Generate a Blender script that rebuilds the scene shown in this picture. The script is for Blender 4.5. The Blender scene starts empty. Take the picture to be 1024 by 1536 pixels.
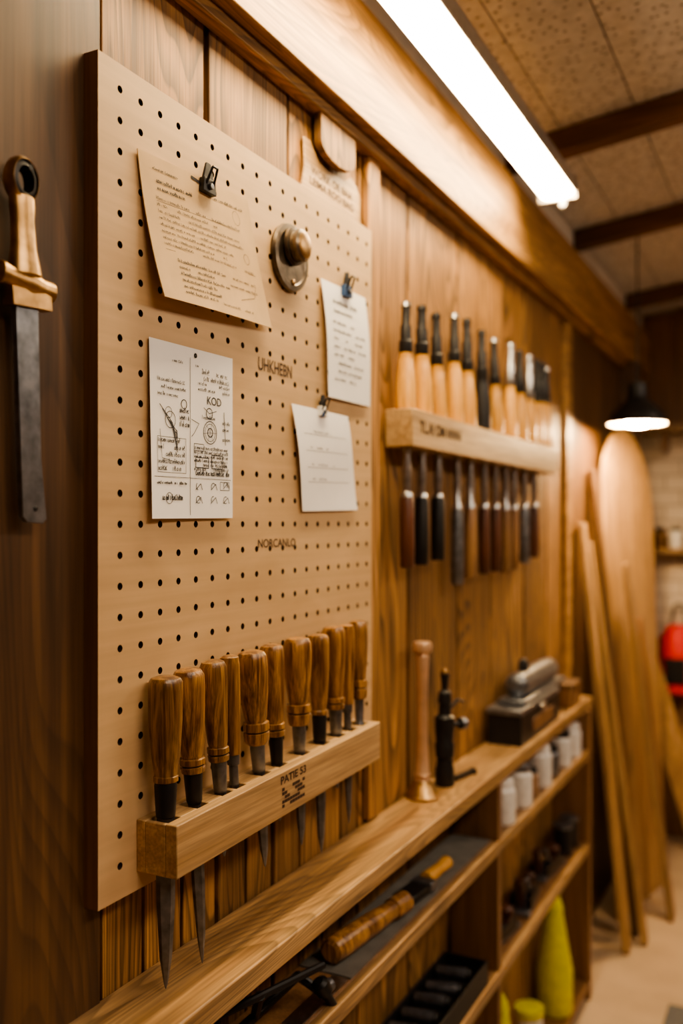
import bpy, math, random
from mathutils import Vector, Matrix
random.seed(7)
R = random.random
H = 1.3            # camera height, floor at z=0
scene = bpy.context.scene
COL = scene.collection

# ------------------------------------------------------------------ materials
def newmat(name):
    m = bpy.data.materials.new(name); m.use_nodes = True
    nt = m.node_tree; b = nt.nodes['Principled BSDF']
    return m, nt, b
def L(nt, a, b): nt.links.new(a, b)
def plain(name, col, rough=.5, metal=0, noise=.12, nscale=60, bump=.0, emis=None, estr=0, speck=0):
    m, nt, b = newmat(name)
    tc = nt.nodes.new('ShaderNodeTexCoord'); n = nt.nodes.new('ShaderNodeTexNoise')
    n.inputs['Scale'].default_value = nscale; n.inputs['Detail'].default_value = 4
    L(nt, tc.outputs['Object'], n.inputs['Vector'])
    r = nt.nodes.new('ShaderNodeValToRGB')
    r.color_ramp.elements[0].position = .3; r.color_ramp.elements[1].position = .7
    r.color_ramp.elements[0].color = [c*(1-noise) for c in col]+[1]
    r.color_ramp.elements[1].color = [min(1, c*(1+noise)) for c in col]+[1]
    L(nt, n.outputs['Fac'], r.inputs['Fac']); out = r.outputs['Color']
    if speck:
        v = nt.nodes.new('ShaderNodeTexVoronoi'); v.inputs['Scale'].default_value = speck; v.voronoi_dimensions = '2D'
        L(nt, tc.outputs['Object'], v.inputs['Vector'])
        mr = nt.nodes.new('ShaderNodeMapRange'); mr.inputs['From Min'].default_value = .10; mr.inputs['From Max'].default_value = .18
        mr.inputs['To Min'].default_value = .35; mr.inputs['To Max'].default_value = 1; L(nt, v.outputs['Distance'], mr.inputs['Value'])
        vm = nt.nodes.new('ShaderNodeVectorMath'); vm.operation = 'SCALE'; L(nt, out, vm.inputs[0]); L(nt, mr.outputs[0], vm.inputs['Scale']); out = vm.outputs[0]
    L(nt, out, b.inputs['Base Color'])
    b.inputs['Roughness'].default_value = rough; b.inputs['Metallic'].default_value = metal
    if bump:
        bp = nt.nodes.new('ShaderNodeBump'); bp.inputs['Strength'].default_value = bump; bp.inputs['Distance'].default_value = .002
        L(nt, n.outputs['Fac'], bp.inputs['Height']); L(nt, bp.outputs['Normal'], b.inputs['Normal'])
    if emis:
        b.inputs['Emission Color'].default_value = list(emis)+[1]; b.inputs['Emission Strength'].default_value = estr
    return m
def wood(name, dark, light, axis=2, scale=1., rough=.5, fine=.35, bump=.25, var=.35, contrast=(.3, .7), streak=.07, coat=0, knots=False, ring=.68):
    m, nt, b = newmat(name)
    tc = nt.nodes.new('ShaderNodeTexCoord'); at = nt.nodes.new('ShaderNodeAttribute'); at.attribute_name = 'rnd'
    ml = nt.nodes.new('ShaderNodeMath'); ml.operation = 'MULTIPLY'; ml.inputs[1].default_value = 23.7
    L(nt, at.outputs['Fac'], ml.inputs[0])
    ad = nt.nodes.new('ShaderNodeVectorMath'); ad.operation = 'ADD'
    L(nt, tc.outputs['Object'], ad.inputs[0]); L(nt, ml.outputs[0], ad.inputs[1])
    def stretched(s, k):
        mp = nt.nodes.new('ShaderNodeMapping'); sc = [s, s, s]; sc[axis] = s*k
        mp.inputs['Scale'].default_value = sc; L(nt, ad.outputs[0], mp.inputs['Vector']); return mp
    m1 = stretched(22*scale, streak); n1 = nt.nodes.new('ShaderNodeTexNoise'); n1.inputs['Scale'].default_value = 1
    n1.inputs['Detail'].default_value = 5; n1.inputs['Distortion'].default_value = 1.6; L(nt, m1.outputs[0], n1.inputs['Vector'])
    m2 = stretched(260*scale, .03); n2 = nt.nodes.new('ShaderNodeTexNoise'); n2.inputs['Scale'].default_value = 1
    n2.inputs['Detail'].default_value = 3; L(nt, m2.outputs[0], n2.inputs['Vector'])
    r = nt.nodes.new('ShaderNodeValToRGB'); e = r.color_ramp.elements
    e[0].position, e[1].position = contrast; e[0].color = list(dark)+[1]; e[1].color = list(light)+[1]
    L(nt, n1.outputs['Fac'], r.inputs['Fac'])
    mr = nt.nodes.new('ShaderNodeMapRange'); mr.inputs['From Min'].default_value = .3; mr.inputs['From Max'].default_value = .7
    mr.inputs['To Min'].default_value = 1-fine; mr.inputs['To Max'].default_value = 1.1; L(nt, n2.outputs['Fac'], mr.inputs['Value'])
    mv = nt.nodes.new('ShaderNodeMapRange'); mv.inputs['To Min'].default_value = 1-var/2; mv.inputs['To Max'].default_value = 1+var/2
    L(nt, at.outputs['Fac'], mv.inputs['Value'])
    mm = nt.nodes.new('ShaderNodeMath'); mm.operation = 'MULTIPLY'; L(nt, mr.outputs[0], mm.inputs[0]); L(nt, mv.outputs[0], mm.inputs[1])
    last = mm.outputs[0]
    if knots:
        m3 = stretched(9*scale, .11); n3 = nt.nodes.new('ShaderNodeTexNoise'); n3.inputs['Scale'].default_value = 1
        n3.inputs['Detail'].default_value = 1.5; n3.inputs['Distortion'].default_value = .6; L(nt, m3.outputs[0], n3.inputs['Vector'])
        rg = nt.nodes.new('ShaderNodeMath'); rg.operation = 'MULTIPLY'; rg.inputs[1].default_value = 34; L(nt, n3.outputs['Fac'], rg.inputs[0])
        fr = nt.nodes.new('ShaderNodeMath'); fr.operation = 'FRACT'; L(nt, rg.outputs[0], fr.inputs[0])
        rr = nt.nodes.new('ShaderNodeValToRGB'); q = rr.color_ramp.elements; q[0].position = 0; q[0].color = (ring,ring,ring,1); q[1].position = .6; q[1].color = (1,1,1,1)
        q2 = rr.color_ramp.elements.new(.90); q2.color = (1,1,1,1); q3 = rr.color_ramp.elements.new(1.); q3.color = (ring,ring,ring,1)
        L(nt, fr.outputs[0], rr.inputs['Fac'])
        mm3 = nt.nodes.new('ShaderNodeMath'); mm3.operation = 'MULTIPLY'; L(nt, last, mm3.inputs[0]); L(nt, rr.outputs['Color'], mm3.inputs[1]); last = mm3.outputs[0]
        mk = stretched(5., .45); v = nt.nodes.new('ShaderNodeTexVoronoi'); v.inputs['Scale'].default_value = 1
        L(nt, mk.outputs[0], v.inputs['Vector'])
        kr = nt.nodes.new('ShaderNodeMapRange'); kr.inputs['From Min'].default_value = .05; kr.inputs['From Max'].default_value = .17
        kr.inputs['To Min'].default_value = .25; kr.inputs['To Max'].default_value = 1; L(nt, v.outputs['Distance'], kr.inputs['Value'])
        mm2 = nt.nodes.new('ShaderNodeMath'); mm2.operation = 'MULTIPLY'; L(nt, last, mm2.inputs[0]); L(nt, kr.outputs[0], mm2.inputs[1]); last = mm2.outputs[0]
    vm = nt.nodes.new('ShaderNodeVectorMath'); vm.operation = 'SCALE'; L(nt, r.outputs['Color'], vm.inputs[0]); L(nt, last, vm.inputs['Scale'])
    L(nt, vm.outputs[0], b.inputs['Base Color']); b.inputs['Roughness'].default_value = rough
    b.inputs['Coat Weight'].default_value = coat; b.inputs['Coat Roughness'].default_value = .3
    bp = nt.nodes.new('ShaderNodeBump'); bp.inputs['Strength'].default_value = bump; bp.inputs['Distance'].default_value = .001
    L(nt, n2.outputs['Fac'], bp.inputs['Height']); L(nt, bp.outputs['Normal'], b.inputs['Normal'])
    return m

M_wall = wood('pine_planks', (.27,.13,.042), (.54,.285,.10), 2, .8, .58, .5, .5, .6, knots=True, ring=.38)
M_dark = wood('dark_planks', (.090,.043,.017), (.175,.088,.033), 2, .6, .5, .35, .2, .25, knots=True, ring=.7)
M_head = wood('header_pine', (.32,.16,.052), (.60,.34,.125), 1, .9, .5, .45, .35, .2, knots=True, ring=.55)
M_groove = plain('groove_black', (.012,.006,.003), .9)
M_board = wood('hardboard', (.535,.355,.188), (.615,.418,.228), 1, .35, .5, .07, .04, .0, streak=.6)
M_boardside = wood('board_edge', (.20,.10,.045), (.28,.145,.065), 2, 1, .6, .2, .1, .2)
M_rack = wood('rack_oak', (.42,.255,.115), (.62,.41,.205), 1, 1.2, .45, .35, .2, .15)
M_shelf = wood('ledge_pine', (.30,.16,.066), (.58,.365,.17), 1, .9, .4, .45, .25, .25, knots=True, ring=.6)
M_unit = wood('unit_wood', (.17,.082,.033), (.30,.155,.065), 2, .8, .5, .3, .2, .3)
M_handle = wood('chisel_handle', (.14,.052,.014), (.52,.27,.083), 2, 3.2, .3, .6, .4, .5, (.36,.60), .09, .35)
M_yell = wood('honey_handle', (.50,.24,.045), (.76,.42,.10), 2, 3, .3, .25, .1, .4, coat=.4)
M_red = wood('rosewood', (.045,.017,.010), (.12,.042,.022), 2, 3, .35, .3, .1, .7, coat=.3)
M_tan = wood('tan_handle', (.20,.10,.045), (.36,.20,.09), 2, 3, .35, .3, .1, .5, coat=.3)
M_lean = wood('lean_boards', (.32,.185,.08), (.55,.34,.15), 2, .8, .5, .3, .1, .5, knots=True, ring=.75)
M_beam = wood('ceiling_beam', (.085,.038,.017), (.18,.085,.038), 0, .8, .6, .3, .2, .2)
M_black = plain('black_iron', (.016,.015,.016), .42, .3)
M_steel = plain('steel', (.42,.42,.43), .32, 1., .25, 90)
M_dsteel = plain('aged_steel', (.20,.21,.235), .36, .85, .35, 70)
M_bronze = plain('aged_bronze', (.17,.135,.10), .38, .9, .5, 55)
M_brass = plain('aged_brass', (.42,.26,.115), .36, 1., .4, 60)
M_copper = plain('rose_brass', (.66,.43,.27), .35, .6, .15, 40)
M_kraft = plain('kraft_paper', (.60,.42,.23), .75, 0, .08, 25)
M_white = plain('white_paper', (.88,.87,.86), .7, 0, .02, 20)
M_ink = plain('ink', (.025,.022,.022), .7)
M_burn = plain('burnt_print', (.05,.025,.014), .7, 0, .4, 300)
M_blue = plain('blue_clip', (.03,.08,.20), .4)
M_plast = plain('white_plastic', (.80,.78,.74), .4)
M_lime = plain('lime_plastic', (.70,.66,.02), .35)
M_redc = plain('red_fabric', (.62,.015,.02), .6)
M_grey = plain('grey_sheet', (.15,.14,.125), .6, 0, .2, 30)
M_ceil = plain('ceiling_panel', (.66,.67,.69), .85, 0, .15, 40, .5, speck=38)
M_seam = plain('ceiling_seam', (.12,.10,.08), .9)
M_plaster = plain('plaster', (.70,.68,.64), .85, 0, .08, 8)
M_floor = plain('floor_screed', (.46,.34,.225), .6, 0, .12, 6)
M_mat = plain('grey_mat', (.11,.11,.11), .85, 0, .2, 200)
M_housing = plain('lamp_housing', (.45,.40,.34), .35, .6)
M_tube = plain('tube_glow', (1,.9,.75), .4, emis=(1.,.76,.45), estr=60)
M_bulb = plain('bulb_glow', (1,.85,.6), .4, emis=(1.,.66,.32), estr=900)
M_fill = plain('fill_glow', (1,.9,.75), .4, emis=(1.,.82,.62), estr=19.5)  # glow of the added out-of-view fill panels
def brick():
    m, nt, b = newmat('white_brick'); tc = nt.nodes.new('ShaderNodeTexCoord')
    s = nt.nodes.new('ShaderNodeSeparateXYZ'); c = nt.nodes.new('ShaderNodeCombineXYZ')
    L(nt, tc.outputs['Object'], s.inputs[0]); L(nt, s.outputs['X'], c.inputs['X']); L(nt, s.outputs['Z'], c.inputs['Y'])
    k = nt.nodes.new('ShaderNodeTexBrick'); k.inputs['Scale'].default_value = 4
    k.inputs['Color1'].default_value = (.68,.58,.47,1); k.inputs['Color2'].default_value = (.58,.48,.38,1); k.inputs['Mortar'].default_value = (.36,.28,.21,1)
    k.inputs['Mortar Size'].default_value = .014
    L(nt, c.outputs[0], k.inputs['Vector']); L(nt, k.outputs['Color'], b.inputs['Base Color']); b.inputs['Roughness'].default_value = .8
    return m
M_brick = brick()

# ------------------------------------------------------------------ mesh builder
class MB:
    def __init__(s): s.v=[]; s.f=[]; s.m=[]; s.r=[]; s.mats=[]
    def mi(s, mat):
        if mat not in s.mats: s.mats.append(mat)
        return s.mats.index(mat)
    def add(s, vs, fs, mat, rnd=None):
        o = len(s.v); s.v += [Vector(v) for v in vs]; rnd = R() if rnd is None else rnd
        i = s.mi(mat)
        for f in fs: s.f.append([o+k for k in f]); s.m.append(i); s.r.append(rnd)
    def hexa(s, p, mat, rnd=None):
        s.add(p, [(3,2,1,0),(4,5,6,7),(0,1,5,4),(1,2,6,5),(2,3,7,6),(3,0,4,7)], mat, rnd)
    def box(s, x0,x1,y0,y1,z0,z1, mat, rnd=None):
        s.hexa([(x0,y0,z0),(x1,y0,z0),(x1,y1,z0),(x0,y1,z0),(x0,y0,z1),(x1,y0,z1),(x1,y1,z1),(x0,y1,z1)], mat, rnd)
    def slab(s, p0, p1, wdir, w, t, mat, rnd=None):
        p0=Vector(p0); p1=Vector(p1); a=(p1-p0).normalized(); wd=Vector(wdir); wd=(wd-a*wd.dot(a)).normalized(); n=a.cross(wd)
        q=[]
        for p in (p0,p1):
            for i,j in ((-1,-1),(1,-1),(1,1),(-1,1)): q.append(p+wd*(w/2*i)+n*(t/2*j))
        s.hexa(q, mat, rnd)
    def lathe(s, prof, origin, axis=(0,0,1), n=20, sq=1., sqdir=None, rnd=None, facet=0., ph=0.):
        a = Vector(axis).normalized(); o = Vector(origin)
        ref = Vector(sqdir) if sqdir else (Vector((1,0,0)) if abs(a.x)<.9 else Vector((0,1,0)))
        u = (ref-a*ref.dot(a)).normalized(); w = a.cross(u); rnd = R() if rnd is None else rnd
        base = len(s.v)
        for t,r,mt in prof:
            fc = facet if mt is M_handle else 0
            for k in range(n):
                an = 2*math.pi*k/n; r_=r*(1+fc*math.cos(8*an+ph)+fc*.8*math.sin(3*an+t*60+ph))
                s.v.append(o+a*t+u*(math.cos(an)*r_*sq)+w*(math.sin(an)*r_))
        for i in range(len(prof)-1):
            mi = s.mi(prof[i][2])
            for k in range(n):
                k2=(k+1)%n
                s.f.append([base+i*n+k, base+i*n+k2, base+(i+1)*n+k2, base+(i+1)*n+k]); s.m.append(mi); s.r.append(rnd)
        s.f.append([base+k for k in reversed(range(n))]); s.m.append(s.mi(prof[0][2])); s.r.append(rnd)
        e = base+(len(prof)-1)*n
        s.f.append([e+k for k in range(n)]); s.m.append(s.mi(prof[-2][2])); s.r.append(rnd)
    def tube(s, pts, r, mat, n=10):
        for i in range(len(pts)-1):
            a=Vector(pts[i]); b=Vector(pts[i+1]); d=(b-a)
            s.lathe([(-r*.3,r,mat),(d.length+r*.3,r,mat)], a, d, n, rnd=.5)
    def prism(s, pts, x0, x1, mat, rnd=None):
        n=len(pts); v=[(x0,y,z) for y,z in pts]+[(x1,y,z) for y,z in pts]
        f=[tuple(reversed(range(n))), tuple(range(n,2*n))]+[(i,(i+1)%n,(i+1)%n+n,i+n) for i in range(n)]
        s.add(v,f,mat,rnd)
    def build(s, name, bevel=0, parent=None, recalc=True):
        lo=Vector([min(v[i] for v in s.v) for i in range(3)]); hi=Vector([max(v[i] for v in s.v) for i in range(3)])
        c=(lo+hi)/2; c.z=lo.z
        me=bpy.data.meshes.new(name); me.from_pydata([v-c for v in s.v],[],s.f)
        for m in s.mats: me.materials.append(m)
        me.polygons.foreach_set('material_index', s.m)
        at=me.attributes.new('rnd','FLOAT','FACE'); at.data.foreach_set('value', s.r)
        me.polygons.foreach_set('use_smooth',[True]*len(s.f))
        if recalc:
            import bmesh
            bm=bmesh.new(); bm.from_mesh(me); bmesh.ops.recalc_face_normals(bm, faces=bm.faces); bm.to_mesh(me); bm.free()
        me.set_sharp_from_angle(angle=math.radians(35)); me.update()
        ob=bpy.data.objects.new(name, me); COL.objects.link(ob); ob.location=c
        if bevel:
            b=ob.modifiers.new('bev','BEVEL'); b.width=bevel; b.segments=2; b.limit_method='ANGLE'; b.angle_limit=math.radians(50)
            b.harden_normals=False
        if parent:
            ob.parent=parent; ob.matrix_parent_inverse=Matrix.Translation(parent.location).inverted()
        return ob
def text(body, name, x, y, z, size, mat, parent, width=None, rot=0, bold=.012):
    cu=bpy.data.curves.new(name,'FONT'); cu.body=body; cu.size=size; cu.align_x='CENTER'; cu.align_y='CENTER'; cu.offset=size*bold
    cu.materials.append(mat); ob=bpy.data.objects.new(name,cu); COL.objects.link(ob)
    bpy.context.view_layer.update()
    sx=1
    if width: sx=width/max(ob.dimensions.x,1e-4)
    M=Matrix(((0,0,1,x),(1,0,0,y),(0,1,0,z),(0,0,0,1)))@Matrix.Rotation(rot,4,'Z')@Matrix.Diagonal((sx,1,1,1))
    ob.parent=parent; ob.matrix_parent_inverse=Matrix.Translation(parent.location).inverted(); ob.matrix_basis=M
    return ob

# ------------------------------------------------------------------ room shell
Y0,Y1,X1 = -1.6,4.05,3.0
CZ=lambda x: 2.17+.125*x
mb=MB()
def planks(ys, z0, z1, mat, x=0., t=.014, g=.0022):
    for a,b in zip(ys[:-1],ys[1:]):
        dx=random.uniform(-.0015,.0015)
        mb.box(x-t, x+dx, a+g, b-g, z0, z1, mat)
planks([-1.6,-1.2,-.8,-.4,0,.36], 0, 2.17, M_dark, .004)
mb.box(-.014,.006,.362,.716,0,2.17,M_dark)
planks([.722,.9076,1.0995,1.32], .98, 2.17, M_wall, g=.0045)
planks([.722,.79,.86,.93,.995,1.06,1.13,1.2,1.26,1.32], 0, .98, M_wall, g=.0035)
planks([1.32,1.525,1.783,2.0,2.27,2.49,2.72], 0, 2.17, M_wall, g=.0045)
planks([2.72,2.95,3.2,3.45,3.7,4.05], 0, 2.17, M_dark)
mb.box(-.05,-.013,Y0,Y1+.1,0,2.17,M_groove)
mb.build('wall_left', .0012)
mb=MB(); mb.box(.0,.042,Y0,Y1,1.907,2.085,M_head); mb.box(0,.022,Y0,Y1,1.888,1.907,M_head); mb.build('trim_1',.003)
mb=MB(); mb.box(.0,.012,1.336,1.378,.825,1.888,M_wall,.9); mb.build('trim_2',.002)
mb=MB(); mb.box(.0,.016,2.665,2.73,.0,1.888,M_head,.3); mb.build('trim_3',.002)
mb=MB(); mb.box(.0,.06,3.56,3.66,0,1.907,M_dark,.3); mb.build('trim_4',.003)
mb=MB(); mb.box(0,.012,Y0,Y1,2.085,2.17,M_plaster); mb.build('trim_5')
# far wall
mb=MB()
mb.box(-.05,X1,Y1,Y1+.1,0,CZ(X1)+.1,M_brick)
x=0
while x<1.6:
    mb.box(x+.002,x+.148,Y1-.02,Y1,1.70,CZ(x)-.005,M_unit); x+=.15
mb.box(0,1.6,Y1-.012,Y1,0,.75,M_unit)
mb.build('wall_far')
mb=MB(); mb.box(X1,X1+.1,Y0,Y1+.1,0,CZ(X1)+.1,M_unit); mb.build('wall_right')
mb=MB(); mb.box(-.05,X1+.1,Y0-.1,Y0,0,CZ(X1)+.1,M_unit); mb.build('wall_near')
mb=MB(); mb.box(-.05,X1+.1,Y0-.1,Y1+.1,-.1,0,M_floor); mb.build('floor')
mb=MB()
xs=[-.05,.14,.30,.46,.62,.78,.94,1.26,1.6,2.0,2.4,2.8,3.1]
for a,b in zip(xs[:-1],xs[1:]):
    a2,b2=a+.0018,b-.0018
    mb.hexa([(a2,Y0-.1,CZ(a2)),(b2,Y0-.1,CZ(b2)),(b2,Y1+.1,CZ(b2)),(a2,Y1+.1,CZ(a2)),(a2,Y0-.1,CZ(a2)+.05),(b2,Y0-.1,CZ(b2)+.05),(b2,Y1+.1,CZ(b2)+.05),(a2,Y1+.1,CZ(a2)+.05)],M_ceil)
mb.hexa([(-.05,Y0-.1,CZ(-.05)+.006),(3.1,Y0-.1,CZ(3.1)+.006),(3.1,Y1+.1,CZ(3.1)+.006),(-.05,Y1+.1,CZ(-.05)+.006),(-.05,Y0-.1,CZ(-.05)+.06),(3.1,Y0-.1,CZ(3.1)+.06),(3.1,Y1+.1,CZ(3.1)+.06),(-.05,Y1+.1,CZ(-.05)+.06)],M_seam)
mb.build('ceiling')
for yb in (-.9,0.,.85,2.07,2.76,3.62):
    mb=MB(); w=.055
    mb.hexa([(0.012,yb,CZ(0)-.052),(X1,yb,CZ(X1)-.052),(X1,yb+w,CZ(X1)-.052),(0.012,yb+w,CZ(0)-.052),(0.012,yb,CZ(0)),(X1,yb,CZ(X1)),(X1,yb+w,CZ(X1)),(0.012,yb+w,CZ(0))],M_beam)
    mb.build('ceiling_beam',.003)

# ------------------------------------------------------------------ tube light
mb=MB()
mb.box(.099,.177,.80,2.05,2.034,2.066,M_housing)
mb.box(.095,.181,2.05,2.064,2.018,2.07,M_housing); mb.box(.095,.181,.786,.80,2.018,2.07,M_housing)
n=8
pr=[]
for k in range(n+1):
    an=math.pi*k/n; pr.append((.138-.037*math.cos(an), 2.034-.014*math.sin(an)))
v=[(x,.80,z) for x,z in pr]+[(x,2.05,z) for x,z in pr]; m=n+1
mb.add(v,[(i,i+1,i+1+m,i+m) for i in range(n)]+[tuple(range(m)),tuple(range(m,2*m))],M_tube)
mb.lathe([(0,.008,M_plast),(.014,.008,M_plast),(.018,.003,M_plast)],(.15,2.055,2.018),(0,0,-1),12)
for yb in (.9,1.3): mb.box(.11,.13,yb,yb+.03,2.06,CZ(.12)+.001,M_housing)
mb.build('fluorescent_light')
# unseen glowing panels overhead, added as fill to light the board evenly
for (lx,ly) in ((1.35,.55),(1.45,2.4)):
    mb=MB(); z=CZ(lx)-.13
    mb.box(lx-.16,lx+.16,ly-.6,ly+.6,z,z+.05,M_housing); mb.box(lx-.15,lx+.15,ly-.59,ly+.59,z-.008,z,M_fill)
    for q in (-.4,.4): mb.box(lx-.01,lx+.01,ly+q-.01,ly+q+.01,z+.05,CZ(lx-.01)+.001,M_black)
    mb.build('fill_panel')

# ------------------------------------------------------------------ pegboard
PX=.024
by0,by1,bz0,bz1=.6926,1.3188,H-.3764,H+.4600
mb=MB()
cy,cz,nc,nr=.0320,.0311,19,26
hy0=.7246; hz1=H+.4344
hr=.0038; NS=16
vs=[];fs=[]
for i in range(nc):
    for j in range(nr):
        y=hy0+i*cy; z=hz1-j*cz; o=len(vs)
        for k in range(NS):
            an=2*math.pi*k/NS; c,s_=math.cos(an),math.sin(an); mx=max(abs(c),abs(s_))
            vs.append((PX,y+c/mx*cy/2,z+s_/mx*cz/2))
        for k in range(NS):
            an=2*math.pi*k/NS; vs.append((PX,y+math.cos(an)*hr,z+math.sin(an)*hr))
        for k in range(NS):
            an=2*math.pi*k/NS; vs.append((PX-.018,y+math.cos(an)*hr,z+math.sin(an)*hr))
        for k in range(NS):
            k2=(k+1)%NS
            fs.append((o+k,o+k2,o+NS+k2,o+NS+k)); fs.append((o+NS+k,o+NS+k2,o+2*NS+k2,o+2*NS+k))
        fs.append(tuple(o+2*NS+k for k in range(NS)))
mb.add(vs,fs,M_board,.5)
nf=len(mb.f)
gi=mb.mi(plain('hole_shade',(.05,.025,.010),.9))  # hole interiors coloured dark, shade put into the colour
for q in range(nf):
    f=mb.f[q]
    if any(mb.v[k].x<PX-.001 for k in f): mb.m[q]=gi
gy0,gy1=hy0-cy/2,hy0+(nc-.5)*cy; gz1=hz1+cz/2; gz0=hz1-(nr-.5)*cz
def q4(y0,y1,z0,z1): mb.add([(PX,y0,z0),(PX,y1,z0),(PX,y1,z1),(PX,y0,z1)],[(0,1,2,3)],M_board,.5)
q4(by0,by1,gz1,bz1);q4(by0,by1,bz0,gz0);q4(by0,gy0,gz0,gz1);q4(gy1,by1,gz0,gz1)
P=[(0.0022,by0,bz0),(PX,by0,bz0),(PX,by1,bz0),(0.0022,by1,bz0),(0.0022,by0,bz1),(PX,by0,bz1),(PX,by1,bz1),(0.0022,by1,bz1)]
mb.add(P,[(3,2,1,0),(4,5,6,7),(0,1,5,4),(2,3,7,6),(3,0,4,7)],M_boardside,.5)
peg=mb.build('pegboard',recalc=False)
text('UHKHEBN','print_a',PX+.0004,1.026,H+.1998,.023,M_burn,peg,.084)
text('NORCANLO','print_b',PX+.0004,1.030,H-.026,.015,M_burn,peg,.094)

# ------------------------------------------------------------------ papers
def paper(name, TL,TR,BR,BL, mat, curl, x0=.0262, thick=0):
    TL,TR,BR,BL=[Vector(p) for p in (TL,TR,BR,BL)]
    def S(u,v):
        p=(TL*(1-u)+TR*u)*(1-v)+(BL*(1-u)+BR*u)*v
        return Vector((x0+curl(u,v), p.x, H+p.y))
    mb=MB(); N=14; vs=[S(i/N,j/N) for j in range(N+1) for i in range(N+1)]
    fs=[(j*(N+1)+i,(j+1)*(N+1)+i,(j+1)*(N+1)+i+1,j*(N+1)+i+1) for j in range(N) for i in range(N)]
    mb.add(vs,fs,mat,.5)
    ob=mb.build(name,recalc=False)
    so=ob.modifiers.new('t','SOLIDIFY'); so.thickness=max(thick,.0003); so.offset=-1
    es=ob.modifiers.new('es','EDGE_SPLIT'); es.split_angle=math.radians(40)
    W=((TR-TL).length+(BR-BL).length)/2; Hh=((BL-TL).length+(BR-TR).length)/2
    return ob,S,W,Hh
class Ink:
    def __init__(s,S,W,Hh): s.S=S;s.W=W;s.H=Hh;s.mb=MB()
    def line(s,pts,w=.0006):
        w*=1.15
        for (a,b) in zip(pts[:-1],pts[1:]):
            d=Vector(((b[0]-a[0])*s.W,(b[1]-a[1])*s.H)); l=d.length
            if l<1e-6: continue
            nrm=Vector((-d.y,d.x))/l*w/2; e=d/l*w*.3
            q=[]
            for (p,sg,se) in ((a,1,-1),(a,-1,-1),(b,-1,1),(b,1,1)):
                u=p[0]+(sg*nrm.x+se*e.x)/s.W; v=p[1]+(sg*nrm.y+se*e.y)/s.H
                c=s.S(u,v); c.x+=.0005; q.append(c)
            s.mb.add(q,[(0,1,2,3)],M_ink,.5)
    def words(s,u0,u1,v,h=.004,w=.0005,slope=0,fill=.9):
        u=u0
        while u<u1-.01:
            wl=random.uniform(.005,.016)/s.W
            e=min(u1,u+wl); t=u
            if R()<fill:
                while t<e-.0005:
                    lw=random.uniform(.0010,.0020)/s.W; hh=h/s.H*random.choice((.55,.6,.7,1.))
                    vb=v+slope*(t-u0)+h/s.H*.3
                    k=random.randrange(5)
                    if k==0: p=[(t,vb),(t,vb-hh)]
                    elif k==1: p=[(t,vb-hh),(t+lw*.2,vb),(t+lw,vb-hh*.8)]
                    elif k==2: p=[(t,vb),(t+lw*.1,vb-hh),(t+lw*.9,vb-hh*.8),(t+lw*.9,vb)]
                    elif k==3: p=[(t+lw,vb-hh*.9),(t,vb-hh*.6),(t+lw*.2,vb),(t+lw,vb-hh*.1)]
                    else: p=[(t,vb-hh*.4),(t+lw,vb-hh*.5),(t+lw*.6,vb-hh),(t,vb-hh*.3),(t+lw*.8,vb)]
                    s.line(p,w); t+=lw+.0007/s.W
            u=e+random.uniform(.0016,.0034)/s.W
    def circle(s,u,v,r,w=.0006,n=18,a0=0,a1=6.3):
        s.line([(u+math.cos(a0+(a1-a0)*k/n)*r/s.W,v+math.sin(a0+(a1-a0)*k/n)*r/s.H) for k in range(n+1)],w)
    def rect(s,u0,v0,u1,v1,w=.0006): s.line([(u0,v0),(u1,v0),(u1,v1),(u0,v1),(u0,v0)],w)
    def done(s,par): s.mb.build('writing',parent=par,recalc=False)

ob,S,W,Hh=paper('kraft_paper_note',(.7485,.3836),(.9545,.3964),(1.0028,.2468),(.7699,.235),M_kraft,
    lambda u,v:.0005+.018*(v**2)*(1-.7*u)+.004*math.sin(u*3)*v, thick=.0010)
ik=Ink(S,W,Hh)
ik.words(.10,.30,.09,.003); ik.words(.12,.42,.17,.004,.0007); ik.words(.12,.34,.22,.004,.0007)
for k,v in enumerate((.29,.335,.38,.425,.47,.515,.56,.60)): ik.words(.10,random.uniform(.6,.94),v,.0032,.0004,fill=.85)
ik.line([(.1,.31),(.75,.29)],.0003); ik.line([(.1,.64),(.93,.61)],.0003)
for v in (.70,.745,.79,.835,.88,.92): ik.words(.18,random.uniform(.45,.62),v,.0035,.0005)
ik.words(.66,.9,.70,.003,.0004); ik.words(.5,.8,.93,.003,.0004); ik.words(.62,.9,.76,.003,.0004)
ik.words(.62,.92,.12,.003,.0006); ik.line([(.44,.03),(.66,.07)],.0032); ik.circle(.83,.2,.008,.0004)
ik.line([(.7,.85),(.86,.8),(.9,.7)],.0004); ik.circle(.86,.5,.006,.0004)
ik.done(ob)
ob,S,W,Hh=paper('diagram_sheet',(.7667,.1941),(.9223,.1959),(.9195,.0063),(.7645,.0048),M_white,
    lambda u,v:.0006+.002*v+.004*(1-u)**3*v)
ik=Ink(S,W,Hh)
ik.line([(.455,.06),(.45,.98)],.0006); ik.line([(.03,.765),(.97,.765)],.0005)
ik.circle(.52,.04,.0016,.002); ik.words(.25,.44,.10,.003); ik.words(.52,.55,.1,.003)
ik.words(.60,.92,.13,.006,.0005); ik.words(.62,.95,.17,.005,.0005)
for v in (.2,.235): ik.words(.55,.95,v,.004,.0005)
ik.words(.08,.38,.22,.004); ik.words(.12,.40,.26,.004); ik.words(.08,.3,.30,.004)
for k in range(6): ik.line([(.10+.03*k,.36+.025*k),(.2+.05*R(),.42+.05*R()),(.24+.06*R(),.5),(.3,.52+.02*k)],.0008)
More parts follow.
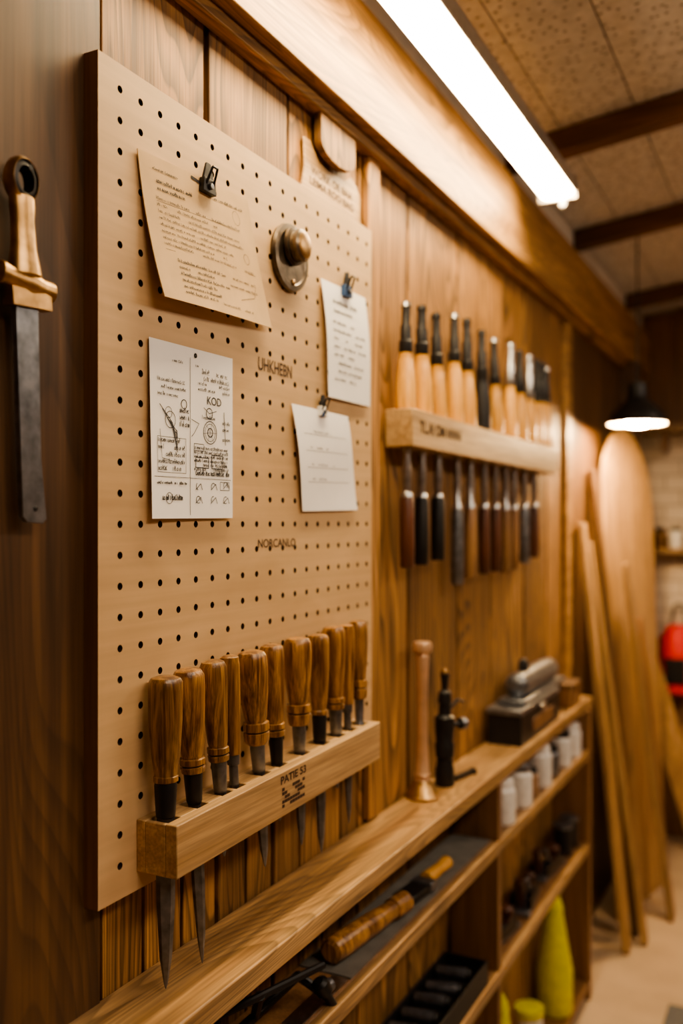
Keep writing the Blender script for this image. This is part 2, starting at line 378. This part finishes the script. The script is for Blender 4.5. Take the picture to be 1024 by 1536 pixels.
ik.circle(.2,.4,.006); ik.circle(.22,.44,.009,.0007); ik.circle(.38,.34,.005,.0009); ik.words(.33,.44,.38,.006,.0007); ik.words(.33,.44,.42,.006,.0007); ik.words(.33,.44,.46,.006,.0007)
for v in (.56,.60,.64,.68,.72): ik.words(.08,.38,v,.005,.0006)
ik.line([(.1,.5),(.12,.66),(.3,.68)],.0005); ik.rect(.07,.54,.40,.74,.0004)
ik.circle(.70,.485,.013,.0009); ik.circle(.70,.485,.010,.0006); ik.circle(.70,.485,.005,.0012)
for k in range(6): ik.line([(.70,.485),(.70+math.cos(k)*.08,.485+math.sin(k)*.065)],.0004)
ik.circle(.69,.37,.006,.001); ik.words(.6,.78,.40,.004,.0006); ik.line([(.62,.34),(.69,.37),(.78,.35)],.0008)
ik.rect(.5,.56,.62,.6); ik.line([(.47,.42),(.56,.44),(.5,.5),(.47,.52)],.0006)
for v in (.585,.61,.635,.66,.685,.71): ik.words(.5,.93,v,.0038,.0006)
ik.rect(.72,.62,.86,.70,.0009); ik.rect(.52,.64,.68,.70,.0009); ik.line([(.88,.35),(.9,.55)],.0008)
ik.words(.86,.96,.42,.004,.0006); ik.words(.86,.96,.46,.004,.0006); ik.words(.86,.96,.52,.004,.0006)
ik.words(.06,.4,.80,.003,.0007); ik.words(.52,.95,.735,.006,.0009); ik.words(.12,.36,.885,.006,.0009); ik.circle(.2,.885,.006)
for a,b in ((.55,.81),(.74,.81),(.9,.80),(.55,.89),(.74,.89),(.9,.89)):
    ik.circle(a,b,.004,.0008,8,R()*3,R()*3+4); ik.line([(a-.03,b+.02),(a+.03,b-.015),(a+.05,b+.02)],.0008)
ik.rect(.83,.78,.95,.83)
ik.done(ob)
dd=ob
text('KOD','print',S(.75,.295).x+.0007,S(.75,.295).y,S(.75,.295).z,.013,M_ink,dd,.028)
ob,S,W,Hh=paper('pinned_note',(1.1443,.3445),(1.2883,.3477),(1.3053,.1819),(1.1604,.1798),M_white,lambda u,v:.001+.006*v*(1-u*.5)+.003*math.sin(v*4))
ik=Ink(S,W,Hh)
ik.words(.2,.75,.16,.006,.0007); ik.words(.2,.6,.24,.005,.0007)
for v in (.34,.41,.48,.55,.62,.69,.76,.83): ik.words(.15,random.uniform(.6,.9),v,.004,.0006,fill=.75)
ik.done(ob)
ob,S,W,Hh=paper('pinned_note',(1.062,.159),(1.2239,.158),(1.26,.0202),(1.089,.0162),M_white,lambda u,v:.001+.004*v+.003*math.sin(v*4+u))
ik=Ink(S,W,Hh)
for v in (.26,.42,.58,.72): ik.line([(.12,v),(.88,v-.01)],.00045); ik.words(.2,random.uniform(.5,.8),v-.03,.003,.0004,fill=.6)
ik.done(ob)
# binder clips
def clip(y,z,col,tilt=0,s=1.):
    mb=MB(); x=.0285
    w=.011*s
    mb.prism([(y-w,z-.008*s),(y+w,z-.008*s),(y+w*.85,z+.006*s),(y-w*.85,z+.006*s)],x-.0015,x+.005*s,col)
    mb.prism([(y-w*.8,z+.006*s),(y+w*.8,z+.006*s),(y+w*.3,z+.022*s),(y-w*.3,z+.022*s)],x+.001,x+.004,M_black)
    mb.tube([(x+.0045*s,y-.006*s,z),(x+.011*s,y-.004*s,z+.016*s),(x+.011*s,y+.004*s,z+.016*s),(x+.0045*s,y+.006*s,z)],.0012*s,M_black,8)
    mb.lathe([(0,.003*s,M_dsteel),(.004*s,.003*s,M_dsteel)],(x+.004*s,y,z-.002),(1,0,0),10)
    mb.build('binder_clip',.0006)
clip(.866,H+.383,M_black,s=1.15); clip(1.218,H+.343,M_blue,s=1.2); clip(1.143,H+.158,M_plast,s=1.)
mb=MB(); mb.slab((.0285,1.14,H+.170),(.030,1.139,H+.150),(0,1,0),.006,.002,M_black); mb.lathe([(0,.0035,M_blue),(.006,.003,M_blue)],(.029,1.139,H+.152),(1,0,0),12); mb.build('push_pin')

# metal disc knob
mb=MB(); c=(PX,1.056,H+.350); B=M_bronze
mb.lathe([(0,.043,B),(.004,.0445,B),(.008,.043,B),(.0085,.036,B),(.007,.034,B),(.007,.020,B)],c,(1,0,0),48)
c2=(PX+.007,1.056,H+.364)
mb.lathe([(0,.0205,B),(.002,.0245,B),(.007,.0245,B),(.008,.019,B),(.011,.0185,B),(.013,.021,B),(.018,.0205,B),(.0205,.017,M_brass),(.022,.014,M_brass),(.0225,.004,M_brass)],c2,(1,0,0),36)
mb.lathe([(0,.004,M_brass),(.002,.004,M_brass),(.003,.002,M_brass)],(PX+.008,1.056,H+.317),(1,0,0),12)
mb.build('metal_knob')

# ------------------------------------------------------------------ chisel rack on pegboard
ch=[ # top y, tip y, top z, tip z, R, style
 (.7700,.7620,-.158,-.476,.0178,0),(.8084,.8257,-.1556,-.477,.0172,1),(.8542,.868,-.1525,-.375,.0152,1),(.8873,.893,-.1515,-.37,.0118,2),
 (.934,.9554,-.152,-.4156,.0184,3),(.9798,.990,-.1495,-.37,.0154,1),(1.0446,1.045,-.1476,-.417,.0184,3),(1.1020,1.0996,-.1497,-.4445,.0152,0),
 (1.1470,1.147,-.1434,-.37,.0165,1),(1.1870,1.183,-.145,-.4286,.0122,2),(1.2250,1.220,-.1427,-.36,.0145,3)]
ry0,ry1=.750,1.2402
def rz(y): return H-.3033+(y-ry0)*.022
mb=MB()
def rbox(x0,x1,y0,y1,m=M_rack,rnd=.4,dz=0,th=.054):
    mb.hexa([(x0,y0,rz(y0)-th),(x1,y0,rz(y0)-th),(x1,y1,rz(y1)-th),(x0,y1,rz(y1)-th),(x0,y0,rz(y0)-dz),(x1,y0,rz(y0)-dz),(x1,y1,rz(y1)-dz),(x0,y1,rz(y1)-dz)],m,rnd)
rbox(.0605,.075,ry0,ry1); rbox(PX,.035,ry0,ry1)
ym=[]
for t in ch:
    k=(H+t[2]-rz(t[0]))/((t[2]-t[3])); ym.append(t[0]+(t[1]-t[0])*k)
rad=.0102
edges=[ry0]+sum([[y-rad,y+rad] for y in ym],[])+[ry1]
for a,b in zip(edges[::2],edges[1::2]):
    if b-a>.001: rbox(.035,.0605,a,b,dz=.0005)
rack=mb.build('chisel_rack',.0012)
text('PATIE 53','stamp_a',.0754,.984,H-.3085,.013,M_burn,rack,.062,rot=.022,bold=.03)
mbi=MB()
for i in range(9):
    for j in range(5):
        if R()<.7: 
            y=.956+i*.0062; z=H-.3215-j*.0050+(y-.98)*.022
            mbi.add([(.0754,y,z),(.0754,y+.0060,z),(.0754,y+.0060,z+.0040),(.0754,y,z+.0040)],[(0,1,2,3)],M_burn)
mbi.build('stamp_b',parent=rack,recalc=False)

def chisel(i,t):
    ty,by,tz,bz,Rr,st=t
    top=Vector((.0455,ty,H+tz)); tip=Vector((.052,by,H+bz)); ax=(tip-top).normalized()
    rk=(top.z-rz(ym[i]))/abs(ax.z)
    hl=rk*(.70 if st in(0,) else .76)
    mb=MB(); Wd=M_handle; MD=M_black if i%2 else M_dsteel
    if st==0:
        prof=[(0,Rr*.55,Wd),(.002,Rr*.85,Wd),(.006,Rr*.98,Wd),(.015,Rr,Wd),(hl*.45,Rr*.97,Wd),(hl*.8,Rr*.82,Wd),(hl,Rr*.66,Wd),(hl+.001,Rr*.72,Wd),(hl+.006,Rr*.72,Wd),(hl+.007,Rr*.62,M_black),(hl+.010,Rr*.66,M_black),(rk-.006,Rr*.58,M_black),(rk-.0015,Rr*.56,M_black),(rk,.0075,M_dsteel)]
    elif st==1:
        prof=[(0,Rr*.5,Wd),(.002,Rr*.82,Wd),(.007,Rr*.98,Wd),(.02,Rr,Wd),(hl*.3,Rr*.97,Wd),(hl*.5,Rr*.9,Wd),(hl*.82,Rr*.74,Wd),(hl*.86,Rr*.66,Wd),(hl*.87,Rr*.80,Wd),(hl*.92,Rr*.82,Wd),(hl*.93,Rr*.7,M_black),(hl*.94,Rr*.7,Wd),(hl*.95,Rr*.80,Wd),(hl,Rr*.76,Wd),(hl+.001,Rr*.6,MD),(rk-.004,Rr*.5,MD),(rk,.0072,MD)]
    elif st==2:
        prof=[(0,Rr*.6,Wd),(.002,Rr*.9,Wd),(.01,Rr,Wd),(hl*.5,Rr*.95,Wd),(hl*.8,Rr*.8,Wd),(hl,Rr*.75,Wd),(hl+.001,Rr*.62,M_dsteel),(hl+.012,Rr*.6,M_dsteel),(hl+.013,Rr*.45,M_dsteel),(rk,.0055,M_dsteel)]
    else:
        prof=[(0,Rr*.5,Wd),(.002,Rr*.80,Wd),(.007,Rr*.96,Wd),(.02,Rr,Wd),(hl*.3,Rr*.98,Wd),(hl*.45,Rr*.93,Wd),(hl*.72,Rr*.72,Wd),(hl*.76,Rr*.66,Wd),(hl*.77,Rr*.84,Wd),(hl*.85,Rr*.86,Wd),(hl*.86,Rr*.76,M_black),(hl*.87,Rr*.76,Wd),(hl*.88,Rr*.84,Wd),(hl*.97,Rr*.80,Wd),(hl,Rr*.7,Wd),(hl+.001,Rr*.5,MD),(rk-.002,Rr*.42,MD),(rk,.0070,MD)]
    prof=[(a,min(b,.0098) if a>rk-.003 else b,c) for a,b,c in prof]
    mb.lathe(prof,top,ax,40,rnd=R(),facet=.018,ph=R()*6)
    o=top+ax*rk; Lb=(tip-o).length
    br=.0078 if st!=2 else .0060
    if i==0: br=.0105
    y1=Vector((.8,.6,0)); y1=(y1-ax*y1.dot(ax)).normalized(); x1=ax.cross(y1).normalized()
    secs=[(0,.85,.35),(.05,.95,.30),(Lb*.5,.9,.26),(Lb*.82,.6,.2),(Lb*.97,.2,.1),(Lb,.05,.05)]
    vs=[];fs=[]
    for tt,wf,tf in secs:
        c=o+ax*tt
        for a,b in ((-1,0),(-.55,-1),(.55,-1),(1,0),(.55,1),(-.55,1)): vs.append(c+y1*(br*wf*a)+x1*(br*tf*1.3*b))
    for s in range(len(secs)-1):
        for k in range(6): fs.append((s*6+k,s*6+(k+1)%6,(s+1)*6+(k+1)%6,(s+1)*6+k))
    fs.append(tuple(range(6))); fs.append(tuple(range(30,36)))
    mb.add(vs,fs,M_dsteel)
    mb.build('wood_chisel')
for i,t in enumerate(ch): chisel(i,t)

# ------------------------------------------------------------------ knife hanging on left wall
mb=MB()
X=.02
ax=Vector((0,.05,-1)).normalized()
ro=Vector((X,.5985,H+.302)); n=24; vs=[];fs=[]
for k in range(n):
    an=2*math.pi*k/n; 
    for (ri,xx) in ((.017,.005),(.0105,.007),(.0105,-.007),(.017,-.005)):
        vs.append(ro+Vector((xx,math.cos(an)*ri*.9,math.sin(an)*ri*1.15)))
for k in range(n):
    k2=(k+1)%n
    for q in range(4): fs.append((k*4+q,k2*4+q,k2*4+(q+1)%4,k*4+(q+1)%4))
mb.add(vs,fs,M_black,.5)
vs=[]
for k in range(n):
    an=2*math.pi*k/n
    for (ri,xx) in ((.0190,.003),(.0160,.0075),(.0160,-.0075),(.0190,-.003)): vs.append(ro+Vector((xx,math.cos(an)*ri*.9,math.sin(an)*ri*1.12)))
mb.add(vs,fs,M_brass,.5)
mb.lathe([(0,.013,M_brass),(.008,.0135,M_brass),(.02,.0125,M_brass),(.045,.0135,M_brass),(.06,.0165,M_brass),(.068,.018,M_brass),(.072,.014,M_brass)],ro+ax*.014,ax,20,.62,(1,0,0))
g=Vector((X,.606,H+.213))
mb.lathe([(-.034,.007,M_brass),(-.032,.0105,M_brass),(-.018,.0095,M_brass),(0,.0125,M_brass),(.016,.0095,M_brass),(.028,.0105,M_brass),(.031,.007,M_brass)],g,(0,1,-.10),16,.8,(1,0,0))
mb.slab(g+Vector((0,0,-.006)),g+Vector((0,.001,-.022)),(0,1,0),.046,.013,M_brass)
mb.prism([(.590,H+.200),(.616,H+.198),(.6195,H+.06),(.626,H+.004),(.622,H+.000),(.604,H+.001),(.598,H+.006),(.5955,H+.06)],X-.003,X+.003,M_dsteel)
mb.lathe([(0,.0022,M_black),(.001,.0022,M_black)],(X+.003,.6125,H+.013),(1,0,0),10)
mb.lathe([(-.016,.0016,M_black),(.010,.0016,M_black),(.012,.003,M_black)],(X,.5985,H+.3115),(1,0,0),10)
mb.build('hanging_knife',.0012)

# ------------------------------------------------------------------ wooden template + sign above pegboard
mb=MB(); pts=[(1.163,H+.604),(1.163,H+.555)]
for k in range(9):
    an=math.pi+math.pi*k/8; pts.append((1.2185+math.cos(an)*.0555,H+.548+math.sin(an)*.020))
pts+=[(1.274,H+.604)]
mb.prism(pts,.006,.018,M_wall,.2); mb.lathe([(0,.003,M_black),(.001,.003,M_black)],(.018,1.218,H+.59),(1,0,0),10)
mb.lathe([(0,.003,M_black),(.01,.003,M_black)],(.0,1.218,H+.58),(1,0,0),8); mb.build('wooden_template',.003)
mb=MB()
mb.prism([(1.125,H+.462),(1.318,H+.470),(1.318,H+.512),(1.306,H+.528),(1.285,H+.536),(1.262,H+.524),(1.215,H+.520),(1.18,H+.524),(1.155,H+.545),(1.135,H+.545),(1.137,H+.505)],.0017,.0050,M_rack,.6)
sg=mb.build('wooden_sign',.001)
text('WORK OE ENA\nLEIMA ROO BAG','lettering',.0054,1.222,H+.497,.016,M_burn,sg,.14)

# ------------------------------------------------------------------ upper tool shelf
sy0,sy1=1.42,2.41
mb=MB(); mb.box(.0016,.052,sy0,sy1,H+.128,H+.192,M_rack,.2); sh=mb.build('tool_shelf',.002)
text('TL.AI OM NNNI','lettering',.0524,1.555,H+.163,.028,M_burn,sh,.205,bold=.03)
ys=[1.4505,1.526,1.6016,1.691,1.7688,1.8616,1.958,2.0588,2.1515,2.225,2.29,2.345,2.39]
tz=[.3765,.385,.387,.405,.411,.405,.404,.412,.41,.41,.41,.41,.405]
for i,(y,z) in enumerate(zip(ys,tz)):
    mb=MB(); hr_=random.uniform(.0175,.0205); b=H+.192; T=z-.192
    hh=T*random.uniform(.50,.56); pale=i in (7,9)
    up=M_steel if pale else M_black; hm=M_black if i==5 else M_yell
    lean=(random.uniform(-.015,.015),random.uniform(-.03,.03),1)
    mb.lathe([(0,hr_*.85,hm),(.003,hr_,hm),(hh*.5,hr_*.97,hm),(hh*.85,hr_*.75,hm),(hh,hr_*.62,up),(hh+.002,hr_*.66,up),(hh+.02,hr_*.66,up),(hh+.022,hr_*.54,up),(T*.78,hr_*.52,up),(T*.80,hr_*.42,up),(T*.95,hr_*.40,up),(T*.96,hr_*.5,M_steel if i%3==0 else up),(T,hr_*.4,up)],(.026,y,b),lean,18)
    mb.build('turning_gouge')
ys=[1.450,1.520,1.599,1.701,1.7806,1.867,1.9457,2.020,2.089,2.174,2.264]
bz=[-.075,-.073,-.068,-.118,-.110,-.106,-.105,-.11,-.105,-.095,-.085]
for i,(y,z) in enumerate(zip(ys,bz)):
    mb=MB(); T=.128-z; hm=[M_red,M_black,M_black,M_dsteel,M_tan,M_red,M_red,M_tan,M_unit,M_dsteel,M_red][i]
    rr=.0122
    mb.lathe([(0,.009,M_steel),(.006,.009,M_steel),(.008,.007,M_steel),(T*.2,.0085,M_steel),(T*.36,.0065,M_steel),(T*.38,.0095,M_steel),(T*.41,.0100,hm),(T*.44,rr,hm),(T*.8,rr*1.05,hm),(T*.985,rr*1.0,hm),(T,rr*.85,hm)],(.028,y,H+.128),(0,random.uniform(-.03,.03),-1),16)
    mb.build('paring_chisel')

# ------------------------------------------------------------------ ledge + shelving unit
LZ=H-.48; UX=.105
mb=MB()
mb.box(.0025,.102,-.2,2.60,LZ-.027,LZ,M_shelf,.5)
for z in (H-.617,H-.87):
    mb.box(.0025,UX-.017,-.2,2.548,z-.022,z,M_unit); mb.box(UX-.0165,UX-.002,-.2,2.548,z-.024,z,M_shelf)
mb.box(.0025,UX-.002,-.2,2.548,.03,.052,M_unit)
for y in (-.2,.55,1.735,2.548): mb.box(.0025,UX-(0 if y>2 else .004),y,y+.022,0,LZ-.027,M_unit)
mb.build('wall_shelving_unit',.002)
# items on ledge
mb=MB(); C=M_copper
mb.lathe([(0,.0295,M_brass),(.004,.030,M_brass),(.010,.026,M_brass),(.022,.020,M_brass),(.030,.0135,C),(.036,.0125,C),(.040,.0145,C),(.045,.012,C),(.09,.0095,C),(.18,.0092,C),(.22,.0105,C),(.245,.0125,C),(.250,.0105,C),(.256,.0165,C),(.266,.0175,C),(.272,.015,C),(.273,.008,C)],(.0335,1.509,LZ),(0,0,1),28)
mb.build('candlestick')
mb=MB(); B=M_black
mb.lathe([(0,.017,B),(.004,.0185,B),(.03,.0175,B),(.05,.014,B),(.053,.017,B),(.075,.0185,B),(.08,.016,B),(.105,.018,B),(.125,.0185,B),(.13,.012,B),(.15,.011,B),(.152,.013,B),(.17,.0115,B),(.175,.006,B),(.195,.0075,B),(.205,.009,M_brass),(.214,.005,B)],(.042,1.597,LZ),(0,0,1),20)
mb.lathe([(0,.005,B),(.028,.005,B),(.029,.011,M_dsteel),(.040,.011,M_dsteel),(.042,.006,B)],(.045,1.61,LZ+.108),(.5,1,-.05),14)
mb.tube([(.045,1.60,LZ+.135),(.052,1.64,LZ+.15),(.056,1.655,LZ+.145)],.003,B)
mb.build('brace_drill')
mb=MB(); mb.slab((.05,1.63,LZ+.006),(.062,1.69,LZ+.006),(0,0,1),.006,.010,B); mb.lathe([(0,.008,B),(.010,.007,B)],(.063,1.695,LZ),(0,0,1),12); mb.build('allen_key')
mb=MB()
mb.box(.012,.088,1.94,2.27,LZ,LZ+.066,M_black); mb.box(.010,.090,1.935,2.275,LZ+.066,LZ+.078,M_dsteel)
mb.box(.088,.091,2.03,2.21,LZ+.015,LZ+.045,M_unit); mb.box(.08,.094,2.09,2.13,LZ+.05,LZ+.066,M_steel)
mb.build('metal_tool_box',.004)
mb=MB(); z=LZ+.078
mb.box(.02,.082,1.99,2.37,z+.0,z+.012,M_dsteel); mb.lathe([(0,.012,M_dsteel),(.01,.027,M_dsteel),(.22,.029,M_dsteel),(.30,.026,M_dsteel),(.305,.01,M_dsteel)],(.05,2.02,z+.036),(0,1,0),20)
mb.lathe([(0,.012,M_black),(.02,.012,M_black),(.03,.007,M_black)],(.05,2.09,z+.06),(0,0,1),14)
mb.build('sander',.003)
mb=MB(); mb.box(.02,.09,2.40,2.50,LZ,LZ+.05,M_unit); mb.box(.018,.092,2.398,2.502,LZ+.05,LZ+.062,M_dark); mb.box(.092,.095,2.44,2.46,LZ+.04,LZ+.058,M_brass); mb.build('wooden_box',.002)
# jars in the right bay
for y,hh,r,c_,cl in ((1.79,.060,.022,M_black,M_dsteel),(1.855,.090,.031,M_plast,M_plast),(1.985,.092,.031,M_plast,M_dsteel),(2.07,.06,.022,M_tan,M_black),(2.16,.095,.030,M_plast,M_plast),(2.26,.07,.024,M_dsteel,M_black),(2.36,.088,.03,M_plast,M_black),(2.47,.085,.03,M_plast,M_plast)):
    mb=MB(); z=H-.617
    mb.lathe([(0,r*.95,c_),(.004,r,c_),(hh*.75,r,c_),(hh*.82,r*.8,c_),(hh*.83,r*.86,cl),(hh*.98,r*.86,cl),(hh,r*.8,cl)],(.068,y,z),(0,0,1),20)
    mb.build('plastic_jar' if c_ is M_plast else 'tin_can')
def hand_plane(x,y,z,rot):
    mb=MB(); c=Vector((x,y,z)); d=Vector((math.sin(rot),math.cos(rot),0)); n=Vector((d.y,-d.x,0)); l=.085
    mb.slab(c-d*l+Vector((0,0,.006)),c+d*l+Vector((0,0,.006)),n,.05,.012,M_dsteel)
    for s in (-1,1): mb.slab(c-d*l*.7+n*.023*s+Vector((0,0,.02)),c+d*l*.7+n*.023*s+Vector((0,0,.02)),n,.004,.026,M_black)
    mb.lathe([(0,.010,M_red),(.01,.008,M_red),(.02,.015,M_red),(.032,.016,M_red),(.038,.008,M_red)],c+d*l*.7+Vector((0,0,.012)),(0,0,1),14)
    mb.slab(c-d*l*.1+Vector((0,0,.012)),c-d*l*.45+Vector((0,0,.07)),n,.036,.006,M_steel)
    mb.slab(c-d*l*.6+Vector((0,0,.012)),c-d*l*.75+Vector((0,0,.075)),n,.018,.024,M_red)
    mb.lathe([(0,.009,M_brass),(.008,.009,M_brass)],c-d*l*.35+Vector((0,0,.04)),(-d.x,-d.y,.2),12)
    mb.build('hand_plane',.002)
for a in ((.052,1.87,H-.87,.1),(.055,2.08,H-.87,-.12),(.05,2.29,H-.87,.08)): hand_plane(*a)
for y in (2.43,2.50):
    mb=MB(); z=H-.87
    mb.lathe([(0,.02,M_black),(.004,.024,M_black),(.07,.024,M_black),(.072,.026,M_dsteel),(.08,.026,M_dsteel),(.082,.01,M_dsteel)],(.06,y,z),(0,0,1),18); mb.build('tin_can')
for y,hh,r in ((1.90,.25,.036),(2.36,.30,.046)):
    mb=MB(); mb.lathe([(0,r*.95,M_lime),(.006,r,M_lime),(hh*.35,r,M_lime),(hh*.85,r*.45,M_lime),(hh*.86,r*.5,M_lime),(hh*.93,r*.4,M_lime),(hh,r*.14,M_lime)],(.055,y,.053),(0,0,1),24)
    mb.build('glue_bottle')
mb=MB(); mb.lathe([(0,.03,M_plast),(.003,.032,M_plast),(.1,.032,M_plast),(.103,.034,M_lime),(.12,.034,M_lime),(.122,.03,M_lime)],(.055,2.12,.053),(0,0,1),24); mb.build('paint_can')
# left bay, first shelf
SZ=H-.617
mb=MB(); mb.box(.006,.086,1.12,1.73,SZ,SZ+.003,M_grey); mb.build('sandpaper_sheet')
SZ2=SZ+.003
mb=MB(); y0=1.135
mb.lathe([(0,.012,M_handle),(.004,.0175,M_handle),(.03,.0185,M_handle),(.12,.0165,M_handle),(.17,.0135,M_handle),(.172,.0165,M_handle),(.21,.0165,M_handle),(.213,.009,M_black)],(.045,y0,SZ2+.0185),(.12,1,0),22)
mb.build('turned_handle')
mb=MB(); x_=.062
mb.slab((x_-.006,1.365,SZ2+.009),(x_,1.43,SZ2+.009),(1,0,0),.036,.014,M_black); mb.slab((x_,1.43,SZ2+.009),(x_+.001,1.455,SZ2+.009),(1,0,0),.040,.017,M_dsteel)
mb.lathe([(0,.013,M_yell),(.02,.012,M_yell),(.06,.010,M_yell),(.09,.012,M_yell),(.098,.006,M_yell)],(x_,1.455,SZ2+.013),(.03,1,0),16)
mb.build('paint_brush',.002)
mb=MB(); mb.prism([(.98,SZ+.0005),(1.115,SZ+.0005),(1.115,SZ+.0025),(.98,SZ+.0025)],.060,.084,M_steel); mb.build('metal_ruler')
# frame saw / clamp
mb=MB(); z=SZ+.008
mb.tube([(.03,.80,z),(.028,.97,z),(.055,1.03,z+.03),(.085,1.05,z+.002)],.006,M_black)
mb.tube([(.03,.86,z+.045),(.06,.93,z+.05),(.085,1.04,z+.045)],.005,M_black)
mb.tube([(.03,.86,z+.045),(.028,.88,z)],.006,M_black); mb.tube([(.028,.97,z),(.06,.93,z+.05)],.006,M_black)
mb.lathe([(0,.006,M_black),(.004,.011,M_black),(.02,.011,M_black),(.024,.006,M_black),(.05,.006,M_black)],(.085,1.03,z+.03),(.1,.3,-.5),14)
mb.lathe([(0,.009,M_dsteel),(.01,.009,M_dsteel)],(.085,1.05,z+.012),(0,1,0),12)
mb.build('frame_saw')
# tray with black tools on second shelf of left bay
z=H-.87; mb=MB()
mb.box(.01,.098,1.2,1.68,z,z+.004,M_black)
for a in ((.01,.014,1.2,1.68),(.094,.098,1.2,1.68),(.01,.098,1.2,1.204),(.01,.098,1.676,1.68)): mb.box(*a,z,z+.045,M_black)
for k in range(8):
    y=1.23+k*.055; mb.lathe([(0,.010,M_dsteel),(.06,.012,M_black),(.066,.008,M_dsteel)],(.022,y,z+.03+.01*R()),(1,.15*(R()-.5),.1),12)
mb.build('tool_tray',.001)

# ------------------------------------------------------------------ far corner: leaning boards
def lean(name,y0,y1,xb,xt,zt,t,mat,dy=0,rnd=None):
    mb=MB(); mb.slab((xb,(y0+y1)/2,.006),(xt,(y0+y1)/2+dy,zt),(0,1,0),y1-y0,t,mat,rnd); mb.build(name,.002)
lean('leaning_plank',2.86,2.92,.145,.020,1.30,.018,M_lean,-.06,.7)
lean('leaning_plank',2.945,2.985,.185,.022,1.24,.016,M_lean,-.03,.3)
lean('leaning_plank',2.99,3.05,.15,.018,1.47,.02,M_dark,-.02)
lean('leaning_plank',3.16,3.22,.235,.105,1.17,.016,M_lean,-.10,.1)
lean('leaning_plank',3.28,3.32,.215,.125,.98,.016,M_unit,-.05,.5)
# round-topped plywood sheet, standing at an angle to the wall
mb=MB(); w=.205; hgt=1.63; ah=.20
pts=[(-w,0),(w,0),(w,hgt-ah-.08)]
for k in range(1,14):
    an=math.pi*k/14; pts.append((math.cos(an)*w, hgt-ah+math.sin(an)*ah-.08*max(0,math.cos(an))))
pts.append((-w,hgt-ah))
def mp(p,off):
    yy=3.30+p[0]; t=p[1]/hgt; u=(p[0]+w)/(2*w); return (.016+.09*u+.055*(1-t)+off, yy, .002+p[1]*.998)
n=len(pts); v=[mp(p,0) for p in pts]+[mp(p,.014) for p in pts]
mb.add(v,[tuple(reversed(range(n))),tuple(range(n,2*n))]+[(i,(i+1)%n,(i+1)%n+n,i+n) for i in range(n)],M_lean,.9)
mb.build('plywood_sheet',.002)
mb=MB(); mb.slab((.27,3.90,.006),(.07,3.66,.80),(1,.5,0),.10,.02,M_lean,.8); mb.build('leaning_plank',.002)
# pendant lamp
mb=MB(); lx,ly,lz=.165,2.95,H+.305
n=28; prof_o=[(0,.088),(.03,.080),(.06,.052),(.075,.034),(.085,.030),(.125,.026),(.13,.012)]
def shell(pr,mat):
    o=len(mb.v)
    for t,r in pr:
        for k in range(n): mb.v.append(Vector((lx+math.cos(2*math.pi*k/n)*r,ly+math.sin(2*math.pi*k/n)*r,lz+t)))
    mi=mb.mi(mat)
    for i in range(len(pr)-1):
        for k in range(n): mb.f.append([o+i*n+k,o+i*n+(k+1)%n,o+(i+1)*n+(k+1)%n,o+(i+1)*n+k]); mb.m.append(mi); mb.r.append(.5)
shell(prof_o+[(.131,.001)],M_black); shell([(0,.088),(.001,.085),(.029,.077),(.058,.048),(.07,.02),(.071,.001)],M_plast)
mb.lathe([(-.0,.01,M_bulb),(.004,.03,M_bulb),(.02,.038,M_bulb),(.04,.03,M_bulb),(.06,.012,M_plast)],(lx,ly,lz-.010),(0,0,1),20)
mb.tube([(lx,ly,lz+.13),(lx,ly,CZ(lx))],.0025,M_black)
mb.build('pendant_lamp')
# far wall shelf, jars, red bag
mb=MB(); mb.box(.02,1.2,Y1-.16,Y1-.0205,H+.37,H+.395,M_lean); mb.box(.1,.12,Y1-.14,Y1-.0205,H+.29,H+.37,M_unit); mb.box(.8,.82,Y1-.14,Y1-.0205,H+.29,H+.37,M_unit); mb.build('wall_shelf',.002)
mb=MB(); mb.box(.04,1.2,Y1-.13,Y1-.001,H-.12,H-.10,M_lean); mb.build('wall_shelf',.002)
for x_,c_ in ((.09,M_brass),(.15,M_plast),(.22,M_yell),(.3,M_brass)):
    mb=MB(); mb.lathe([(0,.024,c_),(.003,.026,c_),(.06,.026,c_),(.068,.02,c_),(.07,.022,M_black),(.085,.022,M_black)],(x_,Y1-.07,H-.10),(0,0,1),18); mb.build('storage_jar')
mb=MB()
mb.lathe([(0,.06,M_redc),(.01,.075,M_redc),(.12,.078,M_redc),(.22,.07,M_redc),(.27,.045,M_redc),(.28,.02,M_redc)],(.16,Y1-.085,.61),(0,0,1),20,1,(1,0,0))
mb.box(.12,.20,Y1-.172,Y1-.15,.66,.76,M_black); mb.tube([(.13,Y1-.08,.88),(.145,Y1-.05,.97),(.175,Y1-.05,.97),(.19,Y1-.08,.88)],.005,M_black); mb.lathe([(0,.004,M_black),(.05,.004,M_black)],(.16,Y1-.012,.972),(0,-1,0),8)
mb.build('red_backpack',.004)
mb=MB(); mb.box(.30,1.3,1.2,2.62,0,.006,M_mat); mb.build('floor_mat',.002)

# ------------------------------------------------------------------ world, camera
w=bpy.data.worlds.new('w'); scene.world=w; w.use_nodes=True
w.node_tree.nodes['Background'].inputs[0].default_value=(.3,.2,.12,1); w.node_tree.nodes['Background'].inputs[1].default_value=.1
cam=bpy.data.cameras.new('camera'); co=bpy.data.objects.new('camera',cam); COL.objects.link(co)
co.location=(.64,0,H); co.rotation_euler=(math.radians(90),0,math.atan(703/1386))
cam.sensor_fit='VERTICAL'; cam.sensor_height=36; cam.sensor_width=24; cam.lens=1386/1536*36; cam.shift_y=17/1536; cam.clip_start=.02
cam.dof.use_dof=True; cam.dof.focus_distance=1.0; cam.dof.aperture_fstop=2.4
scene.camera=co
try:
    scene.view_settings.view_transform='AgX'; scene.view_settings.look='AgX - Medium High Contrast'
except Exception as e: print(e)
